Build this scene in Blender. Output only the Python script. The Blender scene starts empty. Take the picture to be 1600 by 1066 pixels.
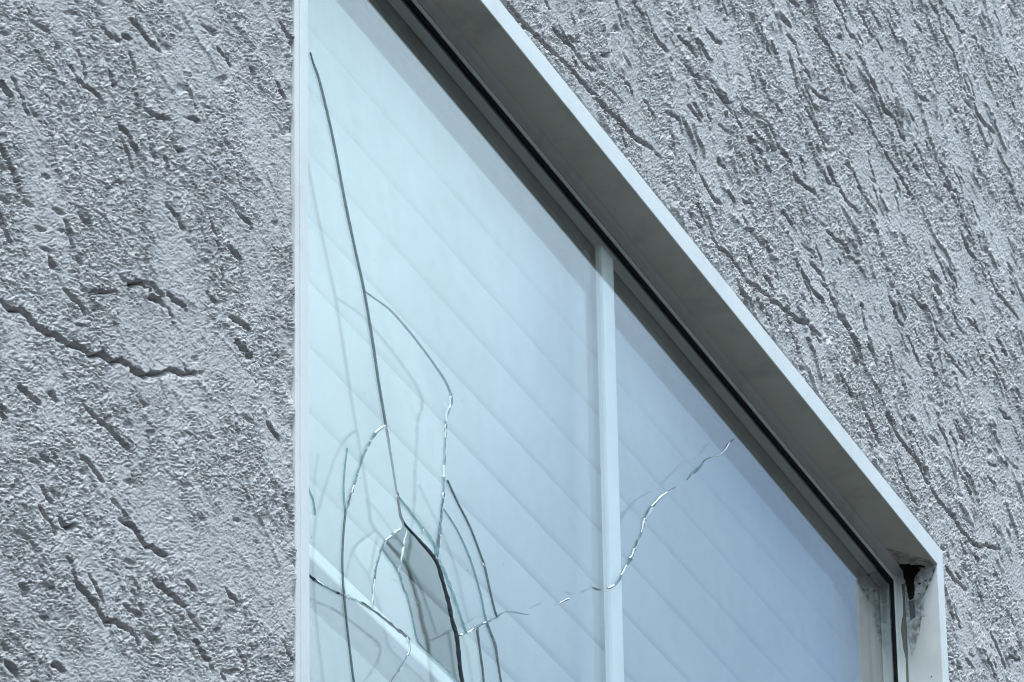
import bpy, math, random
import numpy as np
from mathutils import Vector, Matrix
from mathutils.geometry import delaunay_2d_cdt

random.seed(7)
rng = np.random.default_rng(7)
scene = bpy.context.scene
col = scene.collection

# ------------------------------------------------------------------ camera
CX, CY, PW = 800.0, 533.0, 1600.0
VH, VV, DIST = (4800.0, 5000.0), (420.0, -20000.0), 8.0
h = np.array([VH[0] - CX, VH[1] - CY, 0.0]); v = np.array([VV[0] - CX, VV[1] - CY, 0.0])
F = math.sqrt(-(h @ v)); h[2] = F; v[2] = F
h /= np.linalg.norm(h); v /= np.linalg.norm(v)
AX = np.array([h, np.cross(v, h), v])            # rows: wall right, into the wall, up (camera x right, y down, z forward)
CAM = -DIST * (AX @ np.array([0, 0, 1.0])); CAM[2] += 5.0
cam = bpy.data.cameras.new("camera"); cam.sensor_width = 36.0; cam.sensor_fit = 'HORIZONTAL'
cam.lens = 36.0 * F / PW; cam.clip_start = 0.1; cam.clip_end = 2000
camo = bpy.data.objects.new("camera", cam); col.objects.link(camo)
M = Matrix.Identity(4)
for i in range(3):
    M[i][0] = AX[i][0]; M[i][1] = -AX[i][1]; M[i][2] = -AX[i][2]; M[i][3] = CAM[i]
camo.matrix_world = M
scene.camera = camo


def at(px, py, y=0.0):
    """where the sight line through a photo point meets the plane at depth y of the wall"""
    d = AX @ np.array([(px - CX) / F, (py - CY) / F, 1.0])
    return CAM + d * ((y - CAM[1]) / d[1])


# ------------------------------------------------------------------ light
scene.view_settings.view_transform = 'Standard'
scene.view_settings.look = 'None'
scene.view_settings.exposure = 0.54
scene.view_settings.gamma = 1.0
scene.view_settings.use_curve_mapping = False
scene.cycles.use_denoising = True
scene.cycles.filter_width = 1.05
scene.cycles.max_bounces = 12
scene.cycles.transparent_max_bounces = 24
scene.cycles.diffuse_bounces = 4
scene.cycles.glossy_bounces = 6
SUN = Vector((-0.30, -0.27, 0.91)).normalized()
sl = bpy.data.lights.new("sun", 'SUN'); sl.energy = 1.25; sl.angle = math.radians(14); sl.color = (1.0, 0.97, 0.93)
so = bpy.data.objects.new("sun", sl); col.objects.link(so)
so.rotation_euler = SUN.to_track_quat('Z', 'Y').to_euler(); so.location = (-4, -6, 12)

world = bpy.data.worlds.new("World"); scene.world = world; world.use_nodes = True
nt = world.node_tree; nt.nodes.clear()


def N(tree, typ, **kw):
    n = tree.nodes.new(typ)
    for k, val in kw.items():
        if k.startswith('i_'):
            n.inputs[k[2:].replace('_', ' ')].default_value = val
        else:
            setattr(n, k, val)
    return n


def L(tree, a, b):
    tree.links.new(a, b)


def mth(tree, op, a, b=None, c=None, clamp=False):
    n = tree.nodes.new('ShaderNodeMath'); n.operation = op; n.use_clamp = clamp
    for k, q in enumerate((a, b, c)):
        if q is None:
            continue
        if isinstance(q, (int, float)):
            n.inputs[k].default_value = q
        else:
            tree.links.new(q, n.inputs[k])
    return n.outputs[0]


sky = N(nt, 'ShaderNodeTexSky', sky_type='NISHITA', sun_disc=False)
sky.sun_elevation = math.asin(SUN.z); sky.sun_rotation = math.atan2(SUN.x, SUN.y)
bg1 = N(nt, 'ShaderNodeBackground', i_Strength=0.14); L(nt, sky.outputs[0], bg1.inputs[0])
tc = N(nt, 'ShaderNodeTexCoord')
sep = N(nt, 'ShaderNodeSeparateXYZ'); L(nt, tc.outputs['Generated'], sep.inputs[0])
elev = mth(nt, 'MAXIMUM', sep.outputs[2], 0.0)
lum = mth(nt, 'MULTIPLY_ADD', elev, 2.15, 0.36)            # overcast: brighter towards the zenith
ns = N(nt, 'ShaderNodeTexNoise', i_Scale=4.0, i_Detail=5.0, i_Roughness=0.5); L(nt, tc.outputs['Generated'], ns.inputs['Vector'])
ns2 = N(nt, 'ShaderNodeTexNoise', i_Scale=11.0, i_Detail=4.0, i_Roughness=0.5); L(nt, tc.outputs['Generated'], ns2.inputs['Vector'])
lum2 = mth(nt, 'MULTIPLY', lum, mth(nt, 'MULTIPLY_ADD', ns2.outputs[0], 0.36, 0.86))
below = mth(nt, 'MULTIPLY_ADD', sep.outputs[2], 18.0, 0.9, clamp=True)
lum3 = mth(nt, 'MULTIPLY', lum2, mth(nt, 'MULTIPLY_ADD', below, 0.86, 0.14))
bg2 = N(nt, 'ShaderNodeBackground'); bg2.inputs[0].default_value = (0.725, 0.94, 1.085, 1); L(nt, lum3, bg2.inputs[1])
# a thin place in the cloud low over the end of the street, others elsewhere
el, az = math.radians(16), math.radians(8)
gap = (math.cos(el) * math.cos(az), -math.cos(el) * math.sin(az), math.sin(el))
dt = N(nt, 'ShaderNodeVectorMath', operation='DOT_PRODUCT'); L(nt, tc.outputs['Generated'], dt.inputs[0]); dt.inputs[1].default_value = gap
near = N(nt, 'ShaderNodeMapRange', interpolation_type='SMOOTHSTEP'); L(nt, dt.outputs['Value'], near.inputs[0])
near.inputs[1].default_value = math.cos(math.radians(17)); near.inputs[2].default_value = math.cos(math.radians(4))
near.inputs[3].default_value = 0.0; near.inputs[4].default_value = 1.28
thin = mth(nt, 'MULTIPLY_ADD', ns.outputs[0], 1.2, -0.55, clamp=True)
cov = mth(nt, 'SUBTRACT', 0.96, mth(nt, 'ADD', mth(nt, 'MULTIPLY', near.outputs[0], mth(nt, 'ADD', ns.outputs[0], 0.4)), thin), clamp=True)
mixw = N(nt, 'ShaderNodeMixShader'); L(nt, cov, mixw.inputs[0]); L(nt, bg1.outputs[0], mixw.inputs[1]); L(nt, bg2.outputs[0], mixw.inputs[2])
wo = N(nt, 'ShaderNodeOutputWorld'); L(nt, mixw.outputs[0], wo.inputs[0])


# ------------------------------------------------------------------ materials
def new_mat(name):
    m = bpy.data.materials.new(name); m.use_nodes = True
    t = m.node_tree; t.nodes.clear()
    return m, t, N(t, 'ShaderNodeOutputMaterial')


def geo_pos(t):
    return N(t, 'ShaderNodeNewGeometry').outputs['Position']


def mix_rgb(t, fac, a, b):
    n = N(t, 'ShaderNodeMix', data_type='RGBA')
    if isinstance(fac, (int, float)):
        n.inputs[0].default_value = fac
    else:
        L(t, fac, n.inputs[0])
    for k, q in ((6, a), (7, b)):
        if isinstance(q, tuple):
            n.inputs[k].default_value = (*q, 1)
        else:
            L(t, q, n.inputs[k])
    return n.outputs[2]


def noise(t, scale, detail=3.0, rough=0.55, vec=None, stretch=None):
    n = N(t, 'ShaderNodeTexNoise', i_Scale=scale, i_Detail=detail, i_Roughness=rough)
    src = vec or geo_pos(t)
    if stretch:
        mp = N(t, 'ShaderNodeMapping'); mp.inputs['Scale'].default_value = stretch
        L(t, src, mp.inputs[0]); src = mp.outputs[0]
    L(t, src, n.inputs['Vector'])
    return n.outputs[0]


def ramp01(t, val, lo, hi):
    n = N(t, 'ShaderNodeMapRange', interpolation_type='SMOOTHSTEP')
    L(t, val, n.inputs[0]); n.inputs[1].default_value = lo; n.inputs[2].default_value = hi
    return n.outputs[0]


def plain(name, c, rough=0.5, spec=0.5, var=0.08, scale=40, metallic=0.0, specks=0.0, bump=0.0, grime=None):
    m, t, out = new_mat(name)
    p = N(t, 'ShaderNodeBsdfPrincipled', i_Roughness=rough, i_Metallic=metallic)
    p.inputs['Specular IOR Level'].default_value = spec
    dark = tuple(q * (1 - var * 2) for q in c)
    cc = mix_rgb(t, noise(t, scale, 4), dark, c)
    cc = mix_rgb(t, ramp01(t, noise(t, scale * 0.15, 3), 0.35, 0.75), cc, tuple(q * (1 - var) for q in c))
    if grime:
        cc = mix_rgb(t, mth(t, 'MULTIPLY', ramp01(t, noise(t, 9, 6, 0.65), 0.46, 0.72), grime[1]), cc, grime[0])
    if specks:
        cc = mix_rgb(t, mth(t, 'MULTIPLY', ramp01(t, noise(t, 260, 2), 0.70, 0.76), specks), cc, tuple(q * 0.35 for q in c))
    L(t, cc, p.inputs['Base Color'])
    if bump:
        b = N(t, 'ShaderNodeBump', i_Strength=0.5, i_Distance=bump)
        L(t, noise(t, 220, 4), b.inputs['Height']); L(t, b.outputs[0], p.inputs['Normal'])
    L(t, p.outputs[0], out.inputs[0])
    return m


MAT = {}
MAT['vinyl'] = plain('white_vinyl', (0.80, 0.80, 0.80), 0.38, 0.4, 0.03, 30, specks=0.5, bump=0.00025, grime=((0.56, 0.57, 0.55), 0.45))
MAT['bead'] = plain('bead_vinyl', (0.80, 0.81, 0.80), 0.42, 0.4, 0.06, 45, specks=0.6, bump=0.0003, grime=((0.48, 0.47, 0.44), 0.5))
MAT['grimy_shaded'] = plain('grimy_shaded_vinyl', (0.70, 0.64, 0.58), 0.55, 0.3, 0.05, 26, specks=0.8, bump=0.0004, grime=((0.40, 0.37, 0.33), 0.6))
MAT['gasket'] = plain('black_rubber', (0.012, 0.014, 0.016), 0.8, 0.08, 0.2, 300, specks=0.0, bump=0.0004)
MAT['sash'] = plain('grey_sash', (0.30, 0.33, 0.35), 0.6, 0.3, 0.08, 40)
MAT['spacer'] = plain('dull_aluminium', (0.72, 0.73, 0.74), 0.6, 0.4, 0.12, 120)
MAT['bar'] = plain('white_grid', (0.90, 0.91, 0.91), 0.4, 0.4, 0.02, 60)
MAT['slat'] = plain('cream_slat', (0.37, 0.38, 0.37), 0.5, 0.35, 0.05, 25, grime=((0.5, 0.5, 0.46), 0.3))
MAT['room'] = plain('room_paint', (0.45, 0.42, 0.38), 0.9, 0.2, 0.05, 3)
MAT['caulk'] = plain('aged_caulk', (0.22, 0.20, 0.16), 0.8, 0.2, 0.2, 160, specks=0.6, bump=0.0008)
MAT['mould'] = plain('black_mould', (0.030, 0.025, 0.020), 0.9, 0.1, 0.3, 260, bump=0.001)
MAT['crush'] = plain('crushed_glass', (0.86, 0.90, 0.90), 0.25, 0.8, 0.06, 500)
MAT['ground'] = plain('dark_earth', (0.030, 0.027, 0.023), 0.9, 0.2, 0.15, 6, specks=0.4)
MAT['slat_edge'] = MAT['slat']


def glass_material():
    m, t, out = new_mat('window_glass')
    g = N(t, 'ShaderNodeNewGeometry')
    d = N(t, 'ShaderNodeVectorMath', operation='DOT_PRODUCT'); L(t, g.outputs['Incoming'], d.inputs[0]); L(t, g.outputs['Normal'], d.inputs[1])
    c = mth(t, 'ABSOLUTE', d.outputs['Value'])
    fr = mth(t, 'MULTIPLY_ADD', mth(t, 'POWER', mth(t, 'SUBTRACT', 1.0, c, clamp=True), 5.0), 0.96, 0.04)
    tr = N(t, 'ShaderNodeBsdfTransparent'); tr.inputs[0].default_value = (0.975, 0.99, 0.985, 1)
    gl = N(t, 'ShaderNodeBsdfGlossy', i_Roughness=0.0); gl.inputs[0].default_value = (1, 1, 1, 1)
    b = N(t, 'ShaderNodeBump', i_Strength=0.15, i_Distance=0.002); L(t, noise(t, 2.2, 1.0), b.inputs['Height']); L(t, b.outputs[0], gl.inputs['Normal'])
    mx = N(t, 'ShaderNodeMixShader'); L(t, fr, mx.inputs[0]); L(t, tr.outputs[0], mx.inputs[1]); L(t, gl.outputs[0], mx.inputs[2])
    # dust and fine specks lying on the pane
    df = N(t, 'ShaderNodeBsdfDiffuse'); df.inputs[0].default_value = (0.45, 0.45, 0.42, 1)
    dk = N(t, 'ShaderNodeBsdfDiffuse'); dk.inputs[0].default_value = (0.10, 0.10, 0.10, 1)
    film = mth(t, 'MULTIPLY', ramp01(t, noise(t, 5, 5, 0.6), 0.35, 0.8), 0.05)
    m1 = N(t, 'ShaderNodeMixShader'); L(t, film, m1.inputs[0]); L(t, mx.outputs[0], m1.inputs[1]); L(t, df.outputs[0], m1.inputs[2])
    sp = mth(t, 'MULTIPLY', ramp01(t, noise(t, 170, 2), 0.745, 0.79), 0.45)
    m2 = N(t, 'ShaderNodeMixShader'); L(t, sp, m2.inputs[0]); L(t, m1.outputs[0], m2.inputs[1]); L(t, dk.outputs[0], m2.inputs[2])
    L(t, m2.outputs[0], out.inputs[0])
    return m


def fracture_material(name, colour, transp, rough):
    m, t, out = new_mat(name)
    tr = N(t, 'ShaderNodeBsdfTransparent'); tr.inputs[0].default_value = (0.80, 0.93, 0.93, 1)
    p = N(t, 'ShaderNodeBsdfPrincipled', i_Roughness=rough); p.inputs['Specular IOR Level'].default_value = 0.08 if transp < 0.1 else 0.6
    L(t, mix_rgb(t, noise(t, 180, 3), tuple(q * 0.4 for q in colour), colour), p.inputs['Base Color'])
    mx = N(t, 'ShaderNodeMixShader')
    L(t, mth(t, 'MULTIPLY_ADD', noise(t, 90, 2), 0.35, 1.0 - transp - 0.17, clamp=True), mx.inputs[0])
    L(t, tr.outputs[0], mx.inputs[1]); L(t, p.outputs[0], mx.inputs[2])
    L(t, mx.outputs[0], out.inputs[0])
    return m


MAT['glass'] = glass_material()
MAT['frac'] = fracture_material('fracture_face', (0.07, 0.085, 0.10), 0.38, 0.3)
MAT['fracfaint'] = fracture_material('fracture_hairline', (0.10, 0.16, 0.17), 0.72, 0.2)
MAT['fracdark'] = fracture_material('broken_edge', (0.006, 0.010, 0.012), 0.02, 0.5)
MAT['teal'] = fracture_material('sea_green_glass_edge', (0.40, 0.58, 0.60), 0.66, 0.1)


def stucco_material():
    m, t, out = new_mat('grey_stucco')
    p = N(t, 'ShaderNodeBsdfPrincipled', i_Roughness=1.0); p.inputs['Specular IOR Level'].default_value = 0.03
    a, b_ = (0.635, 0.60, 0.60), (0.55, 0.52, 0.52)
    c = mix_rgb(t, ramp01(t, noise(t, 6, 5, 0.6), 0.3, 0.7), a, b_)
    c = mix_rgb(t, mth(t, 'MULTIPLY', ramp01(t, noise(t, 420, 3, 0.7), 0.35, 0.65), 0.6), c, (0.70, 0.67, 0.68))
    c = mix_rgb(t, mth(t, 'MULTIPLY', ramp01(t, noise(t, 240, 3, 0.7), 0.58, 0.68), 0.55), c, (0.22, 0.20, 0.20))
    c = mix_rgb(t, mth(t, 'MULTIPLY', ramp01(t, noise(t, 1.0, 5, 0.6, stretch=(9.0, 9.0, 1.6)), 0.48, 0.72), 0.22), c, (0.27, 0.26, 0.25))
    c = mix_rgb(t, mth(t, 'MULTIPLY', ramp01(t, noise(t, 16, 5, 0.65), 0.55, 0.75), 0.22), c, (0.30, 0.28, 0.275))
    L(t, c, p.inputs['Base Color'])
    b = N(t, 'ShaderNodeBump', i_Strength=0.9, i_Distance=0.0012); L(t, noise(t, 520, 4, 0.7), b.inputs['Height'])
    L(t, b.outputs[0], p.inputs['Normal']); L(t, p.outputs[0], out.inputs[0])
    return m


MAT['stucco'] = stucco_material()


# ------------------------------------------------------------------ helpers
def link_mesh(name, verts, faces, mat, parent=None, smooth=False):
    me = bpy.data.meshes.new(name)
    me.from_pydata([tuple(map(float, q)) for q in verts], [], faces); me.update()
    mats = mat if isinstance(mat, (list, tuple)) else [mat]
    for q in mats:
        me.materials.append(q)
    if smooth:
        me.polygons.foreach_set('use_smooth', [True] * len(me.polygons))
    o = bpy.data.objects.new(name, me); col.objects.link(o)
    if parent:
        o.parent = parent
    return o


def thing(o, label, cat, group=None):
    o['label'] = label; o['category'] = cat
    if group:
        o['group'] = group
    return o


def empty(name, loc):
    o = bpy.data.objects.new(name, None); col.objects.link(o); o.location = loc
    return o


# ------------------------------------------------------------------ the window opening
X0, X1, Z0, Z1 = -0.694, 1.948, 3.90, 5.453
FLW = 0.038          # width of the flange
YG = 0.0685           # outer face of the outer pane
BASE = Vector(((X0 + X1) / 2, 0.0, Z0))

# ------------------------------------------------------------------ stucco wall
def perlin(x, y, seed):
    r = np.random.default_rng(seed)
    P = r.permutation(512); P = np.concatenate([P, P])
    ang = r.random(512) * 2 * math.pi; gx, gy = np.cos(ang), np.sin(ang)
    xi = np.floor(x).astype(np.int64); yi = np.floor(y).astype(np.int64)
    xf = x - xi; yf = y - yi; xi &= 511; yi &= 511
    u = xf * xf * xf * (xf * (xf * 6 - 15) + 10); w = yf * yf * yf * (yf * (yf * 6 - 15) + 10)

    def g(ix, iy, dx, dy):
        k = P[(P[ix & 511] + iy) & 511]
        return gx[k] * dx + gy[k] * dy
    a = g(xi, yi, xf, yf); b = g(xi + 1, yi, xf - 1, yf); c = g(xi, yi + 1, xf, yf - 1); d = g(xi + 1, yi + 1, xf - 1, yf - 1)
    return ((a + (b - a) * u) * (1 - w) + (c + (d - c) * u) * w) * 1.5


def sstep(x, lo, hi):
    q = np.clip((x - lo) / (hi - lo), 0, 1)
    return q * q * (3 - 2 * q)


GROOVES = [  # ledges of the skip-trowelled coat, traced along the wall; (width, points)
 (9, [(2,125),(13,135),(24,149),(22,168)]), (6, [(2,221),(17,246),(25,267),(34,280),(39,300)]), (5, [(165,40),(182,57),(196,61)]),
 (5, [(197,51),(211,60)]), (4, [(209,84),(218,105),(218,125)]), (5, [(176,105),(184,128),(190,132)]), (5, [(192,192),(209,209),(216,226),(224,243)]),
 (4, [(236,174),(257,181),(273,187)]), (4, [(300,182),(317,189)]), (6, [(130,339),(145,346),(150,362)]), (5, [(267,314),(287,338),(297,360)]),
 (5, [(375,327),(392,344),(400,358)]), (4, [(277,223),(284,233),(294,235)]), (3, [(170,299),(189,284),(203,282)]), (4, [(439,125),(454,155)]),
 (8, [(199,438),(219,441),(233,438),(241,449),(240,458),(257,465),(267,476)]), (5, [(270,458),(287,468),(297,478),(302,485)]),
 (7, [(81,397),(89,411),(95,417)]), (6, [(365,384),(381,400),(385,424)]), (6, [(366,492),(388,505),(397,517)]), (7, [(375,527),(385,542),(402,557)]),
 (7, [(0,468),(17,471),(30,481),(44,480),(57,498),(74,510),(98,522),(115,535),(135,539),(152,552),(169,549),(184,564),(199,559),(216,576),(236,585),(257,581),(280,574),(297,583),(324,580)]),
 (5, [(108,451),(125,466),(138,481),(143,492)]), (5, [(37,601),(54,615),(74,630)]), (5, [(84,608),(101,625)]), (5, [(143,633),(165,654),(182,667),(196,684),(218,704)]),
 (5, [(2,613),(8,637),(15,655)]), (3, [(138,453),(192,456)]), (5, [(70,710),(86,719)]), (6, [(72,758),(79,772),(86,784)]), (8, [(100,810),(110,820),(125,818)]),
 (5, [(130,707),(148,724),(165,745),(172,755)]), (6, [(196,810),(216,818),(228,836),(237,848),(258,860),(271,868),(270,882)]),
 (6, [(113,872),(124,903),(137,923),(155,944),(168,968),(187,970),(206,980),(220,995),(225,1006)]), (6, [(251,906),(275,927),(288,940),(299,946)]),
 (4, [(304,956),(318,983)]), (4, [(311,999),(323,1023),(333,1031),(340,1050)]), (6, [(237,988),(254,1009)]), (5, [(280,980),(290,1002)]),
 (8, [(17,1033),(31,1043),(39,1057)]), (8, [(88,1033),(106,1043)]), (5, [(299,906),(316,923)]),
 (5, [(1107,44),(1120,61),(1134,69)]), (5, [(1225,19),(1237,34),(1243,44)]), (6, [(1235,51),(1249,68),(1255,91),(1265,108),(1274,127)]),
 (5, [(1272,135),(1284,147),(1299,154),(1304,176)]), (5, [(1309,0),(1319,17),(1326,34),(1331,51)]), (5, [(1276,41),(1287,57),(1299,73),(1308,95),(1316,111)]),
 (6, [(1345,12),(1355,30),(1363,51),(1370,57)]), (5, [(1333,51),(1346,64),(1350,78)]), (5, [(1375,62),(1385,81)]),
 (6, [(1262,165),(1276,189),(1286,209),(1296,236),(1297,260),(1303,273),(1316,294),(1330,317),(1350,334)]),
 (6, [(1178,179),(1198,184),(1211,203),(1218,223),(1228,241),(1240,253),(1245,277),(1262,290),(1274,297),(1287,311)]),
 (7, [(1363,122),(1377,145),(1384,169),(1400,182),(1409,203),(1421,221)]), (6, [(1431,219),(1443,236),(1448,257),(1460,280)]), (5, [(1451,219),(1460,245)]),
 (6, [(1343,162),(1360,182),(1370,209),(1384,230),(1397,250),(1411,270),(1421,290),(1434,311)]), (6, [(1325,253),(1340,273),(1350,300),(1363,317),(1377,333)]),
 (7, [(1454,0),(1468,20),(1475,47),(1485,68),(1497,98),(1505,125)]), (7, [(1476,8),(1492,27),(1502,47),(1512,51)]),
 (10, [(1510,118),(1522,149),(1532,176),(1546,192),(1561,206)]), (5, [(1556,14),(1568,42)]), (5, [(1579,7),(1596,30)]), (5, [(1478,287),(1498,300),(1508,334)]),
 (6, [(1115,362),(1126,385),(1143,396),(1157,416),(1171,437),(1195,454),(1216,473),(1240,491),(1265,506),(1289,525)]),
 (7, [(796,0),(818,25),(832,42),(852,62),(872,82),(891,99),(911,121),(931,141),(948,163),(967,180),(998,211),(1024,228),(1041,248)]),
 (5, [(875,27),(883,51),(903,76),(920,101),(939,110)]), (7, [(1015,17),(1024,45),(1035,65),(1050,79)]), (5, [(1063,56),(1077,68),(1094,90)]),
 (6, [(1073,99),(1083,113),(1100,124)]), (5, [(1045,172),(1066,183),(1074,214)]), (5, [(1079,162),(1100,189)]), (5, [(1083,240),(1094,268)]),
 (6, [(1272,409),(1289,426),(1303,458),(1317,489),(1331,513),(1344,538),(1355,572)]), (6, [(1256,421),(1272,447),(1294,473)]),
 (5, [(1296,357),(1317,378),(1332,397)]), (5, [(1461,381),(1476,416),(1487,447),(1489,472)]), (5, [(1456,419),(1469,451),(1476,472)]),
 (5, [(1489,478),(1501,510),(1513,522)]), (6, [(1428,458),(1445,478),(1459,489),(1469,517),(1482,532)]), (7, [(1504,357),(1515,388),(1530,406)]),
 (6, [(1534,371),(1542,409),(1560,454),(1581,478),(1598,499)]), (5, [(1480,548),(1501,572),(1515,590)]),
 (13, [(1348,614),(1358,645),(1372,673),(1379,690)]), (7, [(1390,645),(1403,673),(1421,697),(1438,718)]), (5, [(1393,461),(1407,499),(1417,510)]),
 (4, [(1310,576),(1337,621)]), (7, [(1425,690),(1450,745),(1470,780),(1491,804),(1505,828),(1518,844),(1534,854),(1548,851),(1569,858)]),
 (7, [(1483,885),(1494,901),(1502,914)]), (6, [(1550,986),(1561,1008),(1569,1027),(1574,1043)]), (6, [(1578,1024),(1598,1031)]), (6, [(1513,1027),(1526,1043)]),
 (5, [(1529,922),(1538,938)]), (6, [(1405,725),(1421,760),(1440,790)]),
]


def build_wall():
    dx, nt_ = 0.0023, 770
    xs = np.concatenate([[-5.0, -4.0, -3.2, -2.6], np.arange(-2.3, -1.66, 0.005), np.arange(-1.66, 2.80, dx), np.arange(2.80, 3.5, 0.006), [3.8, 4.3, 5.0]])
    ts = np.concatenate([[-5.2, -3.2, -2.0, -1.2, -0.85], np.arange(-0.65, -0.05, 0.007), np.arange(-0.05, 1.05, 1.0 / nt_), np.arange(1.05, 1.65, 0.007), [1.9, 2.4, 3.4]])
    X, T = np.meshgrid(xs, ts, indexing='ij')
    lo = 3.956 + 0.373 * (X + 1.524); hi = 4.724 + 0.499 * (X + 1.557)
    Z = np.maximum(lo + T * (hi - lo), 0.0)
    nx, nz = X.shape
    # drop everything that will lie in the opening before the costly part
    D = np.maximum(np.maximum(X0 - X, X - X1), np.maximum(Z0 - Z, Z - Z1))     # > 0 outside the opening
    keep = D > 0.016
    x, z = X[keep], Z[keep]
    ax, az_ = x * math.cos(0.30) - z * math.sin(0.30), x * math.sin(0.30) + z * math.cos(0.30)   # along / across the trowel strokes
    wx = perlin(x * 7, z * 7, 11) * 0.03; wz = perlin(x * 7, z * 7, 12) * 0.03
    und = perlin(x * 3, z * 4, 1) * 0.003
    # granular float finish, dragged along the stroke
    P = 0.352 * 1207 * x; Q = 1207 * (0.905 * z - 0.393 * x)
    a1 = P * 0.75 - Q * 0.66; a2 = P * 0.66 + Q * 0.75          # a1 runs down to the right
    jx = perlin(P / 14, Q / 14, 21) * 4; jz = perlin(P / 14, Q / 14, 22) * 4
    rb = sstep(x, 0.0, 0.7)
    n1 = perlin((a1 + jx) / (9.5 - 2.0 * rb), (a2 + jz) / (4.9 + 1.9 * rb), 2)
    n2 = perlin((a1 + jz) / (7 - 1 * rb), (a2 + jx) / (4.2 + 1.4 * rb), 3)
    g1 = 1 - 2 * np.exp(-(n1 / 0.105) ** 2)              # flats cut by narrow crooked crevices
    g2 = -np.exp(-(n2 / 0.09) ** 2)
    brk = 0.40 + 0.60 * sstep(perlin(P / 9, Q / 9, 23), -0.35, 0.15)
    g3 = perlin(a1 / 22, a2 / 12, 4)
    g4 = perlin(P / 3.6, Q / 3.6, 5)
    rough_mask = 0.40 + 0.60 * sstep(perlin(ax * 4 + 3, az_ * 8, 6) + 0.45 * perlin(x * 17, z * 25, 7), -0.32, 0.18)
    grain = ((g1 * 0.0022 + g2 * 0.0036) * brk + n1 * 0.0006 + g3 * 0.0008 + g4 * 0.0007) * rough_mask * (0.78 + 0.20 * rb)
    # trowel ledges: the coat swells slowly downwards and breaks off sharply
    per = 0.060
    w = (az_ + wz * 1.0) / per + perlin(ax * 4, az_ * 9, 8) * 1.3 + perlin(ax * 18, az_ * 30, 9) * 0.35 + perlin(x * 70, z * 90, 19) * 0.12
    sw = 1 - (w - np.floor(w))                       # rises downwards
    saw = np.where(sw < 0.95, (sw / 0.95) ** 3.0, 1 - (sw - 0.95) / 0.05)
    am = sstep(perlin(ax * 7 + 9, az_ * 20, 10) + 0.3 * perlin(ax * 24, az_ * 50, 17), 0.08, 0.45)
    right = 0.35 + 0.65 * sstep(x, 0.0, 0.8)
    ledge = saw * am * 0.0050 * right
    w2 = (az_ + wx) / 0.024 + perlin(ax * 12, az_ * 26, 13) * 1.2 + perlin(x * 60, z * 90, 14) * 0.25
    s2 = 1 - (w2 - np.floor(w2)); saw2 = np.where(s2 < 0.88, (s2 / 0.88) ** 2.5, 1 - (s2 - 0.88) / 0.12)
    am2 = sstep(perlin(ax * 13 + 2, az_ * 30, 15) + 0.3 * perlin(x * 40, z * 60, 18), 0.30, 0.55)
    ledge2 = saw2 * am2 * 0.0032 * right
    # pits torn by the float
    pit = sstep(perlin(a1 / 26, a2 / 15, 16) + 0.1 * g1, 0.60, 0.74) * 0.0055 * sstep(perlin(x * 6, z * 9, 26), -0.2, 0.3)
    H = und + grain + ledge + ledge2 - pit
    full = np.zeros(X.shape); full[keep] = H
    # single ledges
    pts_all = [(wd, [at(px, py)[[0, 2]] for px, py in pl]) for wd, pl in GROOVES]
    r2 = np.random.default_rng(5)
    for q in range(440):                              # further short ones between the traced ones
        cx_ = r2.uniform(-1.7, 2.8) if q < 200 else r2.uniform(0.1, 2.7)
        lo_ = 3.956 + 0.373 * (cx_ + 1.524); hi_ = 4.724 + 0.499 * (cx_ + 1.557)
        cz_ = r2.uniform(lo_ - .05, hi_ + .05); ln = r2.uniform(0.012, 0.06) * (2.2 if r2.random() < .2 else 1)
        an = -0.33 + r2.normal() * 0.26; p = np.array([cx_, cz_]); pl = [p]
        for k in range(5):
            an += r2.normal() * 0.28
            p = p + np.array([math.cos(an), math.sin(an)]) * ln / 5; pl.append(p)
        pts_all.append((r2.uniform(2.0, 4.5) if q < 200 else r2.uniform(3.0, 7.0), pl))
    for wd, pl in pts_all:
        wm = wd / 1207.0 * 0.40; R = 0.022 + wm
        fine = []
        for a, b in zip(pl[:-1], pl[1:]):             # ragged line
            n = max(2, int(np.linalg.norm(b - a) / 0.0045))
            for k in range(n):
                fine.append(a + (b - a) * k / n + r2.normal(size=2) * (0.0022, 0.0011))
        fine.append(pl[-1]); fine = np.array(fine)
        i0, i1 = np.searchsorted(xs, fine[:, 0].min() - R), np.searchsorted(xs, fine[:, 0].max() + R)
        zs = Z[i0:i1]
        if zs.size == 0:
            continue
        m = (zs > fine[:, 1].min() - R) & (zs < fine[:, 1].max() + R)
        jj = np.where(m.any(axis=0))[0]
        if len(jj) == 0:
            continue
        j0, j1 = jj[0], jj[-1] + 1
        PX, PZ = X[i0:i1, j0:j1], Z[i0:i1, j0:j1]
        best = np.full(PX.shape, 9.0); sgn = np.ones(PX.shape); along = np.zeros(PX.shape)
        nseg = len(fine) - 1
        for k in range(nseg):
            a, b = fine[k], fine[k + 1]; e = b - a; l2 = e @ e + 1e-12
            tt = np.clip(((PX - a[0]) * e[0] + (PZ - a[1]) * e[1]) / l2, 0, 1)
            qx, qz = PX - a[0] - tt * e[0], PZ - a[1] - tt * e[1]; dd = np.hypot(qx, qz); up = dd < best
            best = np.where(up, dd, best)
            nrm = np.array([-e[1], e[0]]);
            if nrm[1] < 0:
                nrm = -nrm
            sgn = np.where(up, np.sign(qx * nrm[0] + qz * nrm[1]), sgn); along = np.where(up, (k + tt) / nseg, along)
        s = best * sgn
        taper = np.clip(np.minimum(along, 1 - along) * 5 + 0.25, 0, 1)
        mod = np.clip(0.95 + 0.9 * perlin(PX * 70, PZ * 80, 31), 0.30, 1.5)
        dep = (0.0070 + 0.0016 * wd)
        lip = np.where(s > 0, np.exp(-s / 0.011), 0) * 0.0016
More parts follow.
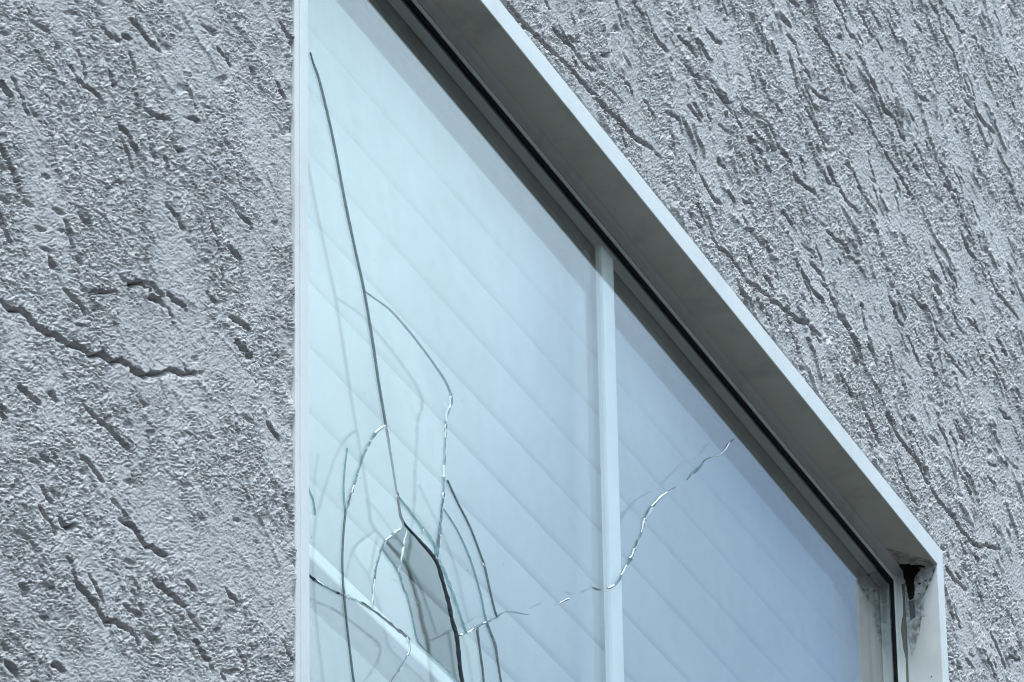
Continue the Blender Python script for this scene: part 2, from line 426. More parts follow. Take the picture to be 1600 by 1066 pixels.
        cut = np.exp(-(np.clip(-s, 0, None) / (wm * 1.15 + 0.0006)) ** 2) * (s <= 0) + np.exp(-(np.clip(s, 0, None) / 0.0012) ** 2) * (s > 0)
        edge = np.exp(-((np.clip(np.minimum(along, 1 - along), 0, 1) < 1e-6) * best) / 0.004)
        full[i0:i1, j0:j1] += (lip - cut * dep) * taper * mod * edge
    # the coat is struck off flat where the flange sits, and ragged against it
    dd = D
    rag = 0.0015 * perlin(X * 90, Z * 90, 41)
    under = sstep(dd + rag, FLW - 0.001, FLW + 0.003)
    # a worked border beside the flange, smoother above the head
    full = full * under - (1 - under) * 0.004
    gapc = np.exp(-((dd - FLW - 0.004) / 0.004) ** 2) * ((Z > Z1) | (X > X1)) * 0.0045 * sstep(perlin(X * 16, Z * 16, 42), -0.35, 0.15)
    full = full - gapc
    full += (X < X0) * np.exp(-((dd - FLW - 0.007) / 0.007) ** 2) * 0.0045 * (0.45 + 0.9 * perlin(X * 30, Z * 38, 45))
    # the piece above the window had short combed marks square to the flange
    comb = np.exp(-((dd - FLW - 0.028) / 0.018) ** 2) * (Z > Z1) * sstep(perlin(X * 4 + 5, Z * 2, 44), -0.1, 0.3)
    full += comb * 0.0014 * np.sin((X + 0.3 * Z + 0.004 * perlin(X * 40, Z * 40, 43)) * 2 * math.pi / 0.016)
    fade = sstep(X, -2.5, -2.2) * sstep(-X, -3.6, -3.3) * sstep(T, -0.75, -0.6) * sstep(-T, -1.75, -1.6)
    Y = 0.006 - full * fade
    idx = np.arange(nx * nz).reshape(nx, nz)
    a, b, c, d = idx[:-1, :-1], idx[1:, :-1], idx[1:, 1:], idx[:-1, 1:]
    kq = keep[:-1, :-1] & keep[1:, :-1] & keep[1:, 1:] & keep[:-1, 1:]
    # skip quads collapsed onto the ground line
    kq &= (Z[:-1, 1:] - Z[:-1, :-1]) > 1e-6
    Q = np.stack([a[kq], b[kq], c[kq], d[kq]], axis=1)
    used = np.zeros(nx * nz, bool); used[Q.ravel()] = True
    remap = np.cumsum(used) - 1
    Q = remap[Q]
    V = np.stack([X.ravel()[used], Y.ravel()[used], Z.ravel()[used]], axis=1).astype(np.float32)
    me = bpy.data.meshes.new('stucco_wall')
    me.vertices.add(len(V)); me.vertices.foreach_set('co', V.ravel())
    me.loops.add(Q.size); me.loops.foreach_set('vertex_index', Q.ravel().astype(np.int32))
    me.polygons.add(len(Q)); me.polygons.foreach_set('loop_start', np.arange(0, Q.size, 4, dtype=np.int32))
    me.polygons.foreach_set('loop_total', np.full(len(Q), 4, np.int32))
    me.polygons.foreach_set('use_smooth', np.ones(len(Q), bool))
    me.update(calc_edges=True)
    me.materials.append(MAT['stucco'])
    o = bpy.data.objects.new('stucco_wall', me); col.objects.link(o)
    print('quads', len(Q))
    return o


wall = build_wall()
thing(wall, 'rough grey skip-trowelled stucco house wall all around the white framed broken window', 'wall')

# ------------------------------------------------------------------ window frame
win = empty('broken_window', BASE)
thing(win, 'white vinyl framed double glazed window with a cracked and holed outer pane', 'window')
SIDES = ('head', 'right', 'bottom', 'left')


def bar_side(name, prof, side, mat, parent, smooth=False, wob=0.0):
    """a mitred length of moulding; prof = (distance into the opening, depth) around its section"""
    ends = []
    n = 1 if wob == 0 else 60
    rows = []
    for (d, y) in prof:
        p = {'head': ((X0 + d, Z1 - d), (X1 - d, Z1 - d)), 'right': ((X1 - d, Z1 - d), (X1 - d, Z0 + d)),
             'bottom': ((X1 - d, Z0 + d), (X0 + d, Z0 + d)), 'left': ((X0 + d, Z0 + d), (X0 + d, Z1 - d))}[side]
        rows.append((p, y))
    verts, faces = [], []
    k = len(prof)
    for i in range(n + 1):
        f_ = i / n
        for (p, y) in rows:
            wv = random.uniform(-wob, wob) if wob else 0
            q = Vector((p[0][0] + (p[1][0] - p[0][0]) * f_ + (wv if side in ('left', 'right') else 0), y + wv * 0.5,
                        p[0][1] + (p[1][1] - p[0][1]) * f_ + (wv if side in ('head', 'bottom') else 0)))
            verts.append(q - BASE)
    for i in range(n):
        for j in range(k):
            a, b = i * k + j, i * k + (j + 1) % k
            faces.append((a, b, b + k, a + k))
    faces.append(tuple(range(k))); faces.append(tuple(n * k + j for j in reversed(range(k))))
    o = link_mesh(name, verts, faces, mat, parent, smooth)
    return o


frame_prof = [(-FLW, 0.004), (-FLW, 0.0022), (-FLW + .001, 0.0012), (-0.0270, 0.0012), (-0.0264, 0.0032), (-0.0254, 0.0032), (-0.0248, 0.0002), (-0.0238, 0.0),
              (-0.0012, 0.0), (-0.0003, 0.0004), (0.0, 0.0014), (0.0, 0.0600), (-0.0040, 0.0600), (-0.0040, 0.0075), (-FLW, 0.0075)]
bead_prof = [(-0.003, 0.0602), (0.0005, 0.0570), (0.003, 0.0590), (0.007, 0.0615), (0.013, 0.0634), (0.018, 0.0637), (0.0192, 0.0637), (0.0197, 0.0672), (0.0222, 0.0672), (0.0227, 0.0632),
             (0.0262, 0.0638), (0.0275, 0.0652), (0.0278, 0.0680), (-0.003, 0.0680)]
gask_prof = [(0.0278, 0.0660), (0.0345, 0.0664), (0.0358, 0.0672), (0.0362, 0.0684), (0.0278, 0.0684)]
seal_prof = [(0.018, 0.0699), (0.0385, 0.0699), (0.0385, 0.0708), (0.0365, 0.0712), (0.0365, 0.0862), (0.0385, 0.0868), (0.0385, 0.0874), (0.018, 0.0874)]
spac_prof = [(0.0366, 0.0714), (0.0402, 0.0714), (0.0402, 0.0730), (0.0392, 0.0736), (0.0392, 0.0838), (0.0402, 0.0844), (0.0402, 0.0860), (0.0366, 0.0860)]
igas_prof = [(0.020, 0.0889), (0.0530, 0.0889), (0.0540, 0.0900), (0.0540, 0.0925), (0.020, 0.0925)]
sash_prof = [(0.020, 0.0927), (0.0525, 0.0927), (0.0525, 0.1040), (0.0490, 0.1060), (-0.02, 0.1060), (-0.02, 0.0927)]
stop_prof = [(0.0300, 0.1063), (0.0490, 0.1063), (0.0490, 0.1180), (0.0300, 0.1180)]
for s in SIDES:
    nm = {'head': 'frame_head', 'right': 'frame_jamb', 'bottom': 'frame_sill', 'left': 'frame_jamb'}[s]
    fr = bar_side(nm, frame_prof, s, [MAT['vinyl'], MAT['grimy_shaded']], win)
    for pl in fr.data.polygons:                       # head return: grime, with the soffit's shade also put into the colour
        if s == 'head' and min(fr.data.vertices[q].co.y for q in pl.vertices) > 0.0013 and len(pl.vertices) == 4:
            if max(fr.data.vertices[q].co.y for q in pl.vertices) > 0.05:
                pl.material_index = 1
    if s == 'right':
        fr['label'] = 'dirty side jamb stained with black mould at its upper corner'; JAMB = fr
    bd = bar_side('glazing_bead', bead_prof, s, MAT['bead'], win, smooth=False)
    bar_side('gasket', gask_prof, s, MAT['gasket'], win)
    bar_side('seal', seal_prof, s, MAT['gasket'], win)
    bar_side('spacer', spac_prof, s, MAT['spacer'], win)
    sh = bar_side('sash_rail', sash_prof, s, MAT['sash'], win)
    bar_side('inner_gasket', igas_prof, s, MAT['gasket'], win)
    bar_side('inner_stop', stop_prof, s, MAT['gasket'], sh)


def box(name, a, b, mat, parent=None, base=Vector((0, 0, 0)), bevel=0.0):
    x0, y0, z0 = a; x1, y1, z1 = b
    vs = [Vector(q) - base for q in ((x0, y0, z0), (x1, y0, z0), (x1, y1, z0), (x0, y1, z0), (x0, y0, z1), (x1, y0, z1), (x1, y1, z1), (x0, y1, z1))]
    fs = [(0, 1, 5, 4), (1, 2, 6, 5), (2, 3, 7, 6), (3, 0, 4, 7), (4, 5, 6, 7), (3, 2, 1, 0)]
    o = link_mesh(name, vs, fs, mat, parent)
    if bevel:
        md = o.modifiers.new('bevel', 'BEVEL'); md.width = bevel; md.segments = 2
    return o


# the vertical grid bar between the panes (a shallow contoured section)
bl, bm, br = at(939, 730, 0.0835)[0], at(948.5, 730, 0.0755)[0], at(966, 730, 0.0755)[0]
gp = [(bl, 0.0840), (bl, 0.0785), (bl + 0.0015, 0.0770), (bm - 0.002, 0.0765), (bm, 0.0745), (br - 0.0015, 0.0745), (br, 0.0755), (br + 0.0005, 0.0840)]
gv, gf = [], []
for z in (Z0 + 0.0394, Z1 - 0.0394):
    gv += [Vector((x, y, z)) - BASE for x, y in gp]
k = len(gp)
for j in range(k):
    gf.append((j, (j + 1) % k, (j + 1) % k + k, j + k))
gf += [tuple(range(k)), tuple(k + j for j in reversed(range(k)))]
link_mesh('grid_bar', gv, gf, MAT['bar'], win)

# ------------------------------------------------------------------ panes
inner = box('inner_pane', (X0 + 0.024, 0.0876, Z0 + 0.024), (X1 - 0.024, 0.0887, Z1 - 0.024), MAT['glass'], win, BASE)

# cracks: (name of look, half of segments bright?, points (x, y, width) in the photo's pixels)
CR = {
 'main': [(485,82,1.0),(490,100,3.0),(500,130,4.0),(520,215,4.0),(540,320,4.2),(556,395,4.2),(569,455,4.4),(580,520,4.6),(592,600,4.4),(603,665,4),(612,720,3),(620,770,3)],
 'main_low': [(620,770,5),(623,790,4),(629,815,5),(655,845,6),(680,875,7),(690,905,7),(700,940,8),(706,970,7),(712,990,9),(715,1010,8),(718,1040,8),(722,1066,8),(735,1120,7),(742,1200,5)],
 'arc': [(569,455,3),(580,463,3),(600,477,3),(615,490,3),(645,525,3),(675,565,3),(695,595,4),(704,615,4)],
 'arc_b': [(704,615,4),(704,630,6),(699,645,7),(697,655,4),(695,690,3.5),(693,745,4),(693,765,4),(690,800,4),(686,840,5),(682,872,6)],
 'left': [(603,665,5),(590,673,5),(580,687,4),(572,702,4),(565,720,4),(558,742,4),(548,775,5),(540,800,4)],
 'left_dn': [(540,800,3),(537,830,3),(535,870,3),(536,910,3),(538,932,3.5),(541,965,3),(546,1010,3),(553,1066,3),(562,1130,3),(575,1200,3)],
 'left_arc': [(543,700,1.5),(538,740,2),(537,775,2.5),(540,800,3)],
 'cross': [(440,872,4),(481,898,4),(505,915,4),(530,928,3),(538,932,3),(560,940,4),(580,952,4),(610,975,4),(635,995,6)],
 'cross_b': [(635,995,6),(640,1005,5),(638,1020,4),(625,1045,4),(610,1066,5),(590,1110,4),(575,1200,3)],
 'inner_arc': [(629,815,2),(630,824,4),(615,833,6),(603,845,6),(597,855,4),(590,877,3),(585,905,3),(581,954,3.5)],
 'hole_left': [(597,855,4),(605,868,3),(622,893,3),(630,918,2.5),(636,932,2.5),(642,955,2.5),(647,980,2.5),(653,1003,3),(668,1020,3),(700,1050,3),(742,1095,3)],
 'sliver': [(635,830,3),(631,850,4),(626,880,4),(622,893,5)],
 'faint_a': [(699,750,3),(715,785,3),(735,825,3),(752,870,3),(757,885,4),(765,920,3),(772,950,3),(777,965,3)],
 'faint_b': [(693,795,2.5),(715,830,2.5),(735,875,2.5),(750,925,2.5),(757,960,3),(760,972,4)],
 'right_run': [(718,993,4),(730,988,5),(745,980,6),(760,972,4),(777,965,4),(784,958,3),(797,956,3),(812,958,2.5),(826,961,1)],
 'tail_a': [(760,972,5),(767,990,4),(774,1010,5),(778,1035,3),(783,1066,3),(790,1110,3),(795,1200,3)],
 'tail_b': [(745,980,5),(748,1000,3),(752,1030,2.5),(756,1066,2.5),(762,1200,2)],
 'beside': [(682,872,5),(697,900,4),(707,925,4),(716,952,3),(728,988,2)],
 'shave': [(622,775,2),(640,798,3),(662,828,5),(678,850,4),(682,872,4)],
 'mid_run': [(862,948,1),(874,942,3),(889,936,3.5)],
 'mid_b': [(926,918,1),(932,921,4),(938,922,2)],
 'right_crack': [(950,920,3),(960,914,5),(968,904,5),(976,888,4),(985,873,6),(994,852,5),(1003,828,4),(1006,815,7),(1013,800,6),(1022,788,4),(1032,776,4),(1042,769,3),(1056,762,3)],
 'right_up': [(1074,750,2),(1082,740,5),(1093,730,3),(1103,718,2),(1116,714,2),(1124,711,2),(1132,705,2.5),(1140,692,2.5),(1147,686,2)],
 'ring': [(481,760,1),(490,785,2),(492,805,2.5)],
}
LOOK = {'main': 'frac', 'main_low': 'fracdark', 'arc': 'frac', 'arc_b': 'mix', 'left': 'mix', 'left_dn': 'frac', 'left_arc': 'fracfaint', 'cross': 'mixdark', 'cross_b': 'bright',
        'inner_arc': 'mix', 'hole_left': 'teal', 'sliver': 'bright', 'faint_a': 'frac', 'faint_b': 'fracfaint', 'right_run': 'mix', 'tail_a': 'frac', 'tail_b': 'frac',
        'beside': 'teal', 'shave': 'teal', 'mid_run': 'bright', 'mid_b': 'frac', 'right_crack': 'mixbright', 'right_up': 'mix', 'ring': 'fracfaint'}
SPLIT = ['main', 'main_low', 'arc', 'arc_b', 'left', 'left_dn', 'cross', 'cross_b', 'inner_arc', 'hole_left', 'faint_a', 'faint_b', 'right_run', 'tail_a', 'tail_b', 'beside', 'shave']


def gl2(px, py):
    q = at(px, py, YG)
    return (q[0], q[2])


def smooth_line(pts, step=5.0):
    """subdivide a traced crack finely"""
    out = []
    P = [np.array(p, float) for p in pts]
    for i in range(len(P) - 1):
        p0 = P[max(i - 1, 0)]; p1 = P[i]; p2 = P[i + 1]; p3 = P[min(i + 2, len(P) - 1)]
        n = max(1, int(np.linalg.norm(p2[:2] - p1[:2]) / step))
        for k in range(n):
            t = k / n
            out.append(0.5 * ((2 * p1) + (-p0 + p2) * t + (2 * p0 - 5 * p1 + 4 * p2 - p3) * t * t + (-p0 + 3 * p1 - 3 * p2 + p3) * t ** 3))
    out.append(P[-1])
    return out


LINES = {k: smooth_line(v_) for k, v_ in CR.items()}
outer = empty('outer_pane', (0, 0, 0)); outer.parent = win; outer.location = Vector((0, 0, 0))
# partition of the pane by the cracks
cv, ce = [], []
gx0, gx1, gz0, gz1 = X0 + 0.024, X1 - 0.024, Z0 + 0.024, Z1 - 0.024
for q in ((gx0, gz0), (gx1, gz0), (gx1, gz1), (gx0, gz1)):
    cv.append(Vector(q))
ce += [(0, 1), (1, 2), (2, 3), (3, 0)]
for nm in SPLIT:
    ids = []
    for p in LINES[nm]:
        x, z = gl2(p[0], p[1])
        x = min(max(x, gx0), gx1); z = min(max(z, gz0), gz1)
        cv.append(Vector((x, z))); ids.append(len(cv) - 1)
    ce += list(zip(ids[:-1], ids[1:]))
# the two main splits join below the picture, which closes the hole
a = gl2(742, 1095); b = gl2(735, 1120)
cv += [Vector(a), Vector(b)]; ce.append((len(cv) - 2, len(cv) - 1))
a = gl2(575, 1200); b = gl2(742, 1200); c = gl2(795, 1200); d = gl2(762, 1200)
cv += [Vector(a), Vector(b), Vector(d), Vector(c)]; n0 = len(cv) - 4
ce += [(n0, n0 + 1), (n0 + 1, n0 + 2), (n0 + 2, n0 + 3)]
V2, E2, F2, OV, OE, OF = delaunay_2d_cdt(cv, ce, [], 0, 0.0012)
cons = set()
for e, orig in zip(E2, OE):
    if len(orig):
        cons.add((min(e), max(e)))
em = {}
for fi, fc in enumerate(F2):
    for i in range(len(fc)):
        e = (min(fc[i], fc[(i + 1) % len(fc)]), max(fc[i], fc[(i + 1) % len(fc)]))
        em.setdefault(e, []).append(fi)
comp = [-1] * len(F2); nc = 0
for s0 in range(len(F2)):
    if comp[s0] >= 0:
        continue
    comp[s0] = nc; st = [s0]
    while st:
        f_ = st.pop(); fc = F2[f_]
        for i in range(len(fc)):
            e = (min(fc[i], fc[(i + 1) % len(fc)]), max(fc[i], fc[(i + 1) % len(fc)]))
            if e in cons:
                continue
            for g_ in em[e]:
                if comp[g_] < 0:
                    comp[g_] = nc; st.append(g_)
    nc += 1


def inside(pt, tri):
    s = 0
    for i in range(3):
        a_, b_ = V2[tri[i]], V2[tri[(i + 1) % 3]]
        s += 1 if (b_[0] - a_[0]) * (pt[1] - a_[1]) - (b_[1] - a_[1]) * (pt[0] - a_[0]) > 0 else -1
    return abs(s) == 3


holes = set()
for hp in [(660, 900), (680, 985)]:
    pt = gl2(*hp)
    for fi, fc in enumerate(F2):
        if inside(pt, fc):
            holes.add(comp[fi])
print('pane regions', nc, 'holes', holes)
GT = 0.0012
areas = {}
for fi, fc in enumerate(F2):
    a_, b_, c_ = (V2[i] for i in fc)
    areas[comp[fi]] = areas.get(comp[fi], 0) + abs((b_ - a_).cross(c_ - a_)) / 2
for ci in sorted(range(nc), key=lambda q: -areas[q]):
    if ci in holes or areas[ci] < 2e-6:
        continue
    fs = [F2[i] for i in range(len(F2)) if comp[i] == ci]
    vid = {}; vs = []
    for fc in fs:
        for i in fc:
            if i not in vid:
                vid[i] = len(vid); vs.append(V2[i])
    n = len(vs)
    cen = Vector((sum(q[0] for q in vs) / n, sum(q[1] for q in vs) / n))
    big = areas[ci] > 0.25
    tx, tz = (0, 0) if big else (random.uniform(-.012, .012), random.uniform(-.012, .012))
    off = 0 if big else random.uniform(-0.0004, 0.0004)
    lim = 0.0012
    verts = []
    for yy in (YG, YG + GT):
        for q in vs:
            tilt = max(-lim, min(lim, (q[0] - cen[0]) * tx + (q[1] - cen[1]) * tz))
            verts.append(Vector((q[0], yy + off + tilt, q[1])) - BASE)
    faces = []
    for fc in fs:
        t3 = [vid[i] for i in fc]
        faces.append(tuple(t3)); faces.append(tuple(i + n for i in reversed(t3)))
    # side walls on the rim of the piece only
    cnt = {}
    for fc in fs:
        for i in range(3):
            e = (fc[i], fc[(i + 1) % 3]); key = (min(e), max(e)); cnt.setdefault(key, []).append(e)
    for key, lst in cnt.items():
        if len(lst) == 1:
            a_, b_ = vid[lst[0][0]], vid[lst[0][1]]
            faces.append((b_, a_, a_ + n, b_ + n))
    o = link_mesh('pane_sheet' if big else 'shard', verts, faces, MAT['glass'], outer)

# fracture lines: thin raised slivers of crazed edge along every crack
for nm, pts in LINES.items():
    look = LOOK[nm]
    verts, faces, midx = [], [], []
    mats = [MAT['frac'], MAT['crush'], MAT['fracdark'], MAT['fracfaint'], MAT['teal']]
    base_i = {'frac': 0, 'mix': 0, 'mixdark': 2, 'bright': 1, 'mixbright': 1, 'fracdark': 2, 'fracfaint': 3, 'teal': 4}[look]
    n = len(pts)
    cur = base_i; run = 0; side_ = 0
    for i, p in enumerate(pts):
        q0 = pts[max(i - 1, 0)]; q1 = pts[min(i + 1, n - 1)]
        t = np.array([q1[0] - q0[0], q1[1] - q0[1]]); t /= (np.linalg.norm(t) + 1e-9); nn = np.array([-t[1], t[0]])
        amp = {'frac': .10, 'fracfaint': .10, 'fracdark': .16, 'teal': .45}.get(look, .5)
        w = max(0.5, p[2]) * 0.5 * (1 + random.uniform(-amp, amp)) * (0.82 if look == 'frac' else 0.85 if look == 'fracdark' else 0.85)
        j = random.uniform(-.5, .5) * (0.12 if look in ('frac', 'fracfaint') else 0.4 if look == 'fracdark' else 0.9)
        hgt = 0.0006 + (random.uniform(-.0003, .0005) if look not in ('frac',) else 0)
        pa = at(p[0] + nn[0] * (w + j), p[1] + nn[1] * (w + j), YG); pb = at(p[0] - nn[0] * (w - j), p[1] - nn[1] * (w - j), YG)
        mid = (pa + pb) / 2 + (pa - pb) * random.uniform(-.2, .2)
        pa[1] -= 0.00045; pb[1] -= 0.00045; mid[1] -= 0.00045 + hgt
        bk = (pa + pb) / 2; bk[1] = YG + 0.0016
        verts += [Vector(pa) - BASE, Vector(mid) - BASE, Vector(pb) - BASE, Vector(bk) - BASE]
        if i:
            if run <= 0:
                run = random.randint(1, 4)
                side_ = random.randint(0, 1) if look not in ('frac',) else 0
                r_ = random.random()
                if look == 'mix': cur = 1 if r_ < .48 else (0 if r_ < .8 else 4)
                elif look == 'mixdark': cur = 2 if r_ < .55 else (1 if r_ < .8 else 0)
                elif look == 'mixbright': cur = 1 if r_ < .62 else (0 if r_ < .9 else 2)
                elif look == 'bright': cur = 1 if r_ < .7 else 4
                elif look == 'fracdark': cur = 2
                else: cur = base_i
            run -= 1
            a0 = (i - 1) * 4; b0 = i * 4
            for u_ in range(4):
                faces.append((a0 + u_, a0 + (u_ + 1) % 4, b0 + (u_ + 1) % 4, b0 + u_))
                other = {0: 0 if look == 'frac' else 3, 1: 0, 2: 2, 3: 3, 4: 1 if look != 'teal' else 4}[cur]
                midx.append(cur if (u_ == side_) else other)
    faces.append((0, 3, 2, 1)); midx.append(base_i)
    faces.append(((n - 1) * 4, (n - 1) * 4 + 1, (n - 1) * 4 + 2, (n - 1) * 4 + 3)); midx.append(base_i)
    o = link_mesh('crack', verts, faces, mats, outer)
    o.data.polygons.foreach_set('material_index', midx); o.data.update()

# crumbs of crushed glass where cracks meet
cr_v, cr_f = [], []
for (cx_, cy_, rad, num) in [(699, 640, 9, 16), (603, 666, 7, 9), (540, 932, 8, 10), (739, 982, 12, 14), (640, 1002, 7, 10), (622, 892, 6, 8), (757, 882, 5, 6),
                             (662, 832, 8, 8), (682, 872, 7, 8), (618, 775, 5, 7), (558, 742, 6, 8), (578, 690, 8, 8), (986, 872, 5, 5), (1006, 816, 5, 5), (618, 905, 14, 6), (650, 938, 10, 5)]:
    for _ in range(num):
        rr = abs(random.gauss(0, rad * 0.5)); an = random.uniform(0, 6.283)
        c_ = at(cx_ + rr * math.cos(an), cy_ + rr * math.sin(an), YG); s = random.uniform(0.0008, 0.0030)
        b0 = len(cr_v)
        for k in range(4):
            cr_v.append(Vector((c_[0] + random.uniform(-s, s) * 1.6, c_[1] - random.uniform(0.0002, 0.0016), c_[2] + random.uniform(-s, s))) - BASE)
        cr_f += [(b0, b0 + 1, b0 + 2), (b0, b0 + 3, b0 + 1), (b0 + 1, b0 + 3, b0 + 2), (b0, b0 + 2, b0 + 3)]
cb = link_mesh('glass_crumbs', cr_v, cr_f, MAT['crush'], outer); cb['kind'] = 'stuff'

# ------------------------------------------------------------------ dirt, caulk and mould at the upper right corner
cv_, cf_ = [], []
nseg = 90
for i in range(nseg + 1):
    z = Z1 - 0.026 - (Z1 - 0.026 - (Z0 + 0.03)) * i / nseg
    wv = 0.0015 * math.sin(i * 0.9) + random.uniform(-.0008, .0008)
    for (dx_, dy_) in ((-0.0002, 0.0560 + wv * .4), (-0.0030, 0.0572 + wv * .4), (-0.0050 + wv, 0.0600), (-0.0075 + wv * 1.4, 0.0622), (-0.0005, 0.0635)):
        cv_.append(Vector((X1 + dx_, dy_, z)) - BASE)
for i in range(nseg):
    for j in range(5):
        a0 = i * 5; cf_.append((a0 + j, a0 + (j + 1) % 5, a0 + 5 + (j + 1) % 5, a0 + 5 + j))
cf_ += [(4, 3, 2, 1, 0), tuple(nseg * 5 + j for j in range(5))]
ck = link_mesh('caulk_line', cv_, cf_, MAT['caulk'], win, smooth=True)


def patch(name, outline, plane, mat, parent, thick=0.0009, rough=0.0008):
    """a lumpy skin of stain: outline in (depth, height) on the jamb or (x, depth) on the soffit"""
    pts = []
    n = len(outline)
    for i in range(n):
        a_, b_ = np.array(outline[i]), np.array(outline[(i + 1) % n])
        for k in range(5):
            pts.append(a_ + (b_ - a_) * k / 5 + np.array([random.uniform(-rough, rough), random.uniform(-rough, rough)]))
    c_ = sum(pts) / len(pts)

    def P(q, t):
        return Vector((X1 - t, q[0], q[1])) - BASE if plane == 'jamb' else Vector((q[0], q[1], Z1 - t)) - BASE
    vs = [P(q, 0.0001) for q in pts] + [P(c_ + (q - c_) * 0.86, thick * random.uniform(.5, 1.2)) for q in pts] + [P(c_ + (q - c_) * 0.4, thick * random.uniform(.7, 1.4)) for q in pts] + [P(c_, thick)]
    m_ = len(pts); fs = []
    for r_ in range(2):
        for i in range(m_):
            j = (i + 1) % m_
            fs.append((r_ * m_ + i, r_ * m_ + j, (r_ + 1) * m_ + j, (r_ + 1) * m_ + i))
    for i in range(m_):
        fs.append((2 * m_ + i, 2 * m_ + (i + 1) % m_, 3 * m_))
    return link_mesh(name, vs, fs, mat, parent)


zt = Z1
patch('mould_stain', [(0.0595, zt + 0.0004), (0.031, zt + 0.0004), (0.029, zt - 0.004), (0.035, zt - 0.009), (0.039, zt - 0.014), (0.0395, zt - 0.022), (0.0405, zt - 0.040),
                      (0.0420, zt - 0.052), (0.0500, zt - 0.054), (0.0520, zt - 0.030), (0.0570, zt - 0.016)], 'jamb', MAT['mould'], win, rough=0.0014)
patch('mould_stain', [(X1 + 0.0004, 0.0595), (X1 + 0.0004, 0.020), (X1 - 0.008, 0.026), (X1 - 0.013, 0.034), (X1 - 0.020, 0.046), (X1 - 0.027, 0.0590)], 'soffit', MAT['mould'], win, thick=0.0022, rough=0.0020)
m_, t_, out_ = new_mat('grime_film')
tr_ = N(t_, 'ShaderNodeBsdfTransparent'); df_ = N(t_, 'ShaderNodeBsdfDiffuse'); df_.inputs[0].default_value = (0.06, 0.052, 0.042, 1)
mx_ = N(t_, 'ShaderNodeMixShader'); L(t_, mth(t_, 'MULTIPLY', ramp01(t_, noise(t_, 75, 6, 0.7), 0.36, 0.70), 0.5), mx_.inputs[0])
L(t_, tr_.outputs[0], mx_.inputs[1]); L(t_, df_.outputs[0], mx_.inputs[2]); L(t_, mx_.outputs[0], out_.inputs[0])
MAT['film'] = m_
patch('grime_film', [(0.0590, zt - 0.001), (0.006, zt - 0.001), (0.003, zt - 0.008), (0.010, zt - 0.022), (0.020, zt - 0.040), (0.028, zt - 0.075), (0.037, zt - 0.120), (0.050, zt - 0.150), (0.056, zt - 0.090)],
      'jamb', MAT['film'], win, 0.00015, 0.002)
patch('grime_film', [(X1 - 0.0005, 0.059), (X1 - 0.0005, 0.004), (X1 - 0.030, 0.010), (X1 - 0.060, 0.030), (X1 - 0.100, 0.058)], 'soffit', MAT['film'], win, 0.0003, 0.003)
MAT['smear'] = plain('old_grey_sealant', (0.16, 0.18, 0.18), 0.6, 0.3, 0.2, 120, bump=0.0008)
patch('sealant_smear', [(0.0500, zt - 0.055), (0.0405, zt - 0.056), (0.0400, zt - 0.084), (0.0490, zt - 0.090)], 'jamb', MAT['smear'], win, thick=0.0012, rough=0.0004)
for (dy0, dz0, s) in [(0.031, .028, .0022), (0.021, .024, .0016), (0.034, .045, .0014), (0.026, .085, .0010), (0.019, .19, .0014)]:
    patch('mould_spot', [(dy0 - s * 1.5, zt - dz0), (dy0, zt - dz0 + s * .6), (dy0 + s * 1.4, zt - dz0 - s * .4), (dy0, zt - dz0 - s)], 'jamb', MAT['mould'], win, 0.0004, 0.0004)

# ------------------------------------------------------------------ the blind behind the glass
YB = 0.140
blind = empty('window_blind', ((X0 + X1) / 2, YB, Z0))
thing(blind, 'closed cream slatted blind seen faintly through the broken window glass', 'blind')
BB = Vector(((X0 + X1) / 2, YB, Z0))
PITCH, CH = 0.0900, 0.101


def slat_mesh(ch, bow=0.0035, th=0.0010):
    vs, fs = [], []
    n = 8
    for x in (X0 + 0.035 - BB.x, X1 - 0.035 - BB.x):
        for k in range(n + 1):
            t = k / n - 0.5; vs.append((x, -bow * (1 - 4 * t * t), t * ch))
        for k in reversed(range(n + 1)):
            t = k / n - 0.5; vs.append((x, -bow * (1 - 4 * t * t) + th, t * ch))
    m_ = 2 * (n + 1)
    for k in range(m_):
        fs.append((k, (k + 1) % m_, (k + 1) % m_ + m_, k + m_))
    fs += [tuple(reversed(range(m_))), tuple(range(m_, 2 * m_))]
    me = bpy.data.meshes.new('slat'); me.from_pydata(vs, [], fs); me.update(); me.materials.append(MAT['slat'])
    me.polygons.foreach_set('use_smooth', [True] * len(me.polygons))
    return me


sm = slat_mesh(CH)
sm_lit = slat_mesh(CH); sm_lit.materials[0] = plain('lit_tone_slat', (0.92, 0.92, 0.90), 0.45, 0.35, 0.02, 25)  # brighter copy of the slat: a lit band painted as base colour
zc = 4.6893 + PITCH / 2
zs = [zc + PITCH * k for k in range(-8, 9)]
for i, z in enumerate(zs):
    if not (Z0 + 0.03 < z < Z1 + 0.02):
        continue
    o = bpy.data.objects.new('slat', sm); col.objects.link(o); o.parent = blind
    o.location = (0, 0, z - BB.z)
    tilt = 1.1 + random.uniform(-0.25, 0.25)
    if i == 6:                                        # one slat hangs open; the light it catches is put into its colour
        o.data = sm_lit; o['label'] = 'slat hanging open above a gap, its bright light put into the colour'
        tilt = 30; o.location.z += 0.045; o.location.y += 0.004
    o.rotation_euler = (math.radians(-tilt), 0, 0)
box('head_rail', (X0 + 0.02, YB - 0.03, Z1 - 0.055), (X1 - 0.02, YB + 0.03, Z1 - 0.005), MAT['slat'], blind, BB, 0.003)

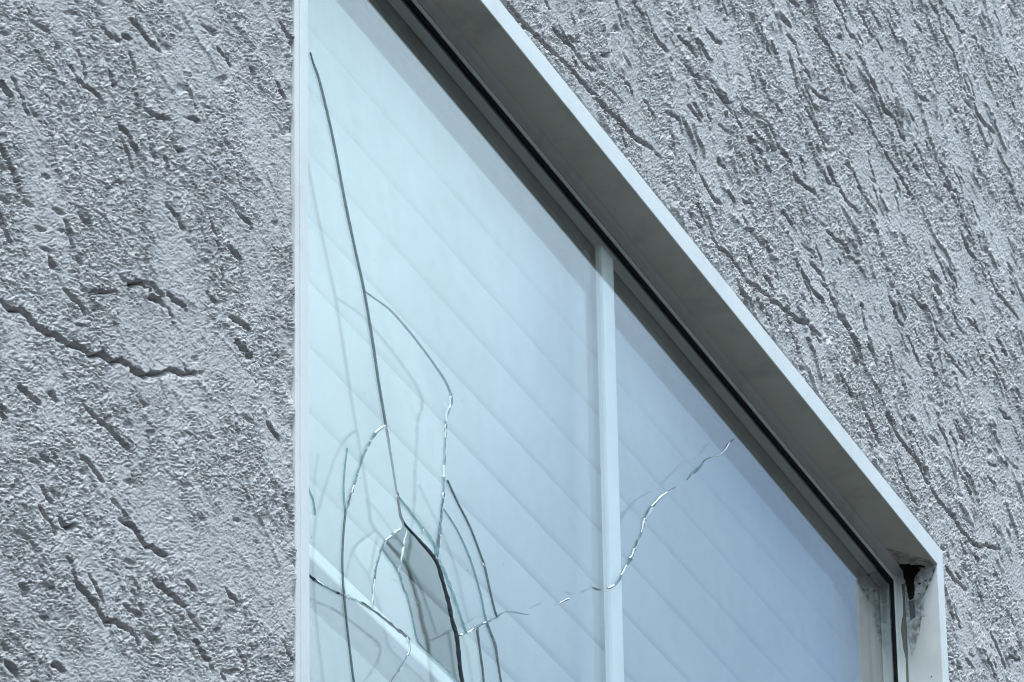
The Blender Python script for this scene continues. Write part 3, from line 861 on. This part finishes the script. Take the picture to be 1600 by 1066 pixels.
# ------------------------------------------------------------------ room behind, ground in front
rm = [(-2.4, 0.03, 2.9), (3.4, 0.03, 2.9), (3.4, 3.6, 2.9), (-2.4, 3.6, 2.9), (-2.4, 0.03, 5.9), (3.4, 0.03, 5.9), (3.4, 3.6, 5.9), (-2.4, 3.6, 5.9)]
ro = link_mesh('room_shell', rm, [(0, 1, 2, 3), (1, 5, 6, 2), (2, 6, 7, 3), (3, 7, 4, 0), (4, 7, 6, 5)], MAT['room']); ro['kind'] = 'structure'
gr = link_mesh('ground', [(-300, -300, 0), (300, -300, 0), (300, 300, 0), (-300, 300, 0)], [(0, 1, 2, 3)], MAT['ground']); gr['kind'] = 'structure'

# ------------------------------------------------------------------ unseen house added across the yard to block low sky and darken undersides
HB = Vector((1.0, -12.5, 0))
MAT['brown'] = plain('brown_siding', (0.10, 0.085, 0.075), 0.85, 0.2, 0.1, 5)
MAT['roofing'] = plain('dark_shingle', (0.06, 0.06, 0.065), 0.9, 0.2, 0.15, 12)
MAT['pane'] = plain('dark_pane', (0.03, 0.035, 0.04), 0.1, 0.5, 0.02, 5)
nb = empty('sky_blocking_house', HB)
thing(nb, 'unseen dark brown house added across the yard to block the low sky', 'house')
box('wall', (-13, -17, 0), (15, -8.5, 6.6), MAT['brown'], nb, HB)
rv = [Vector(q) - HB for q in ((-13.4, -8.0, 6.5), (15.4, -8.0, 6.5), (15.4, -17.5, 6.5), (-13.4, -17.5, 6.5), (-13.4, -12.75, 9.0), (15.4, -12.75, 9.0))]
link_mesh('roof', rv, [(0, 1, 5, 4), (2, 3, 4, 5), (1, 2, 5), (3, 0, 4), (3, 2, 1, 0)], MAT['roofing'], nb)
for wx_ in (-10, -5.5, -1, 3.5, 8, 12):
    for wz_ in (1.0, 4.0):
        fr_ = box('window', (wx_, -8.5, wz_), (wx_ + 1.3, -8.44, wz_ + 1.4), MAT['vinyl'], nb, HB)
        box('glass', (wx_ + 0.08, -8.439, wz_ + 0.08), (wx_ + 1.22, -8.43, wz_ + 1.32), MAT['pane'], fr_, HB)
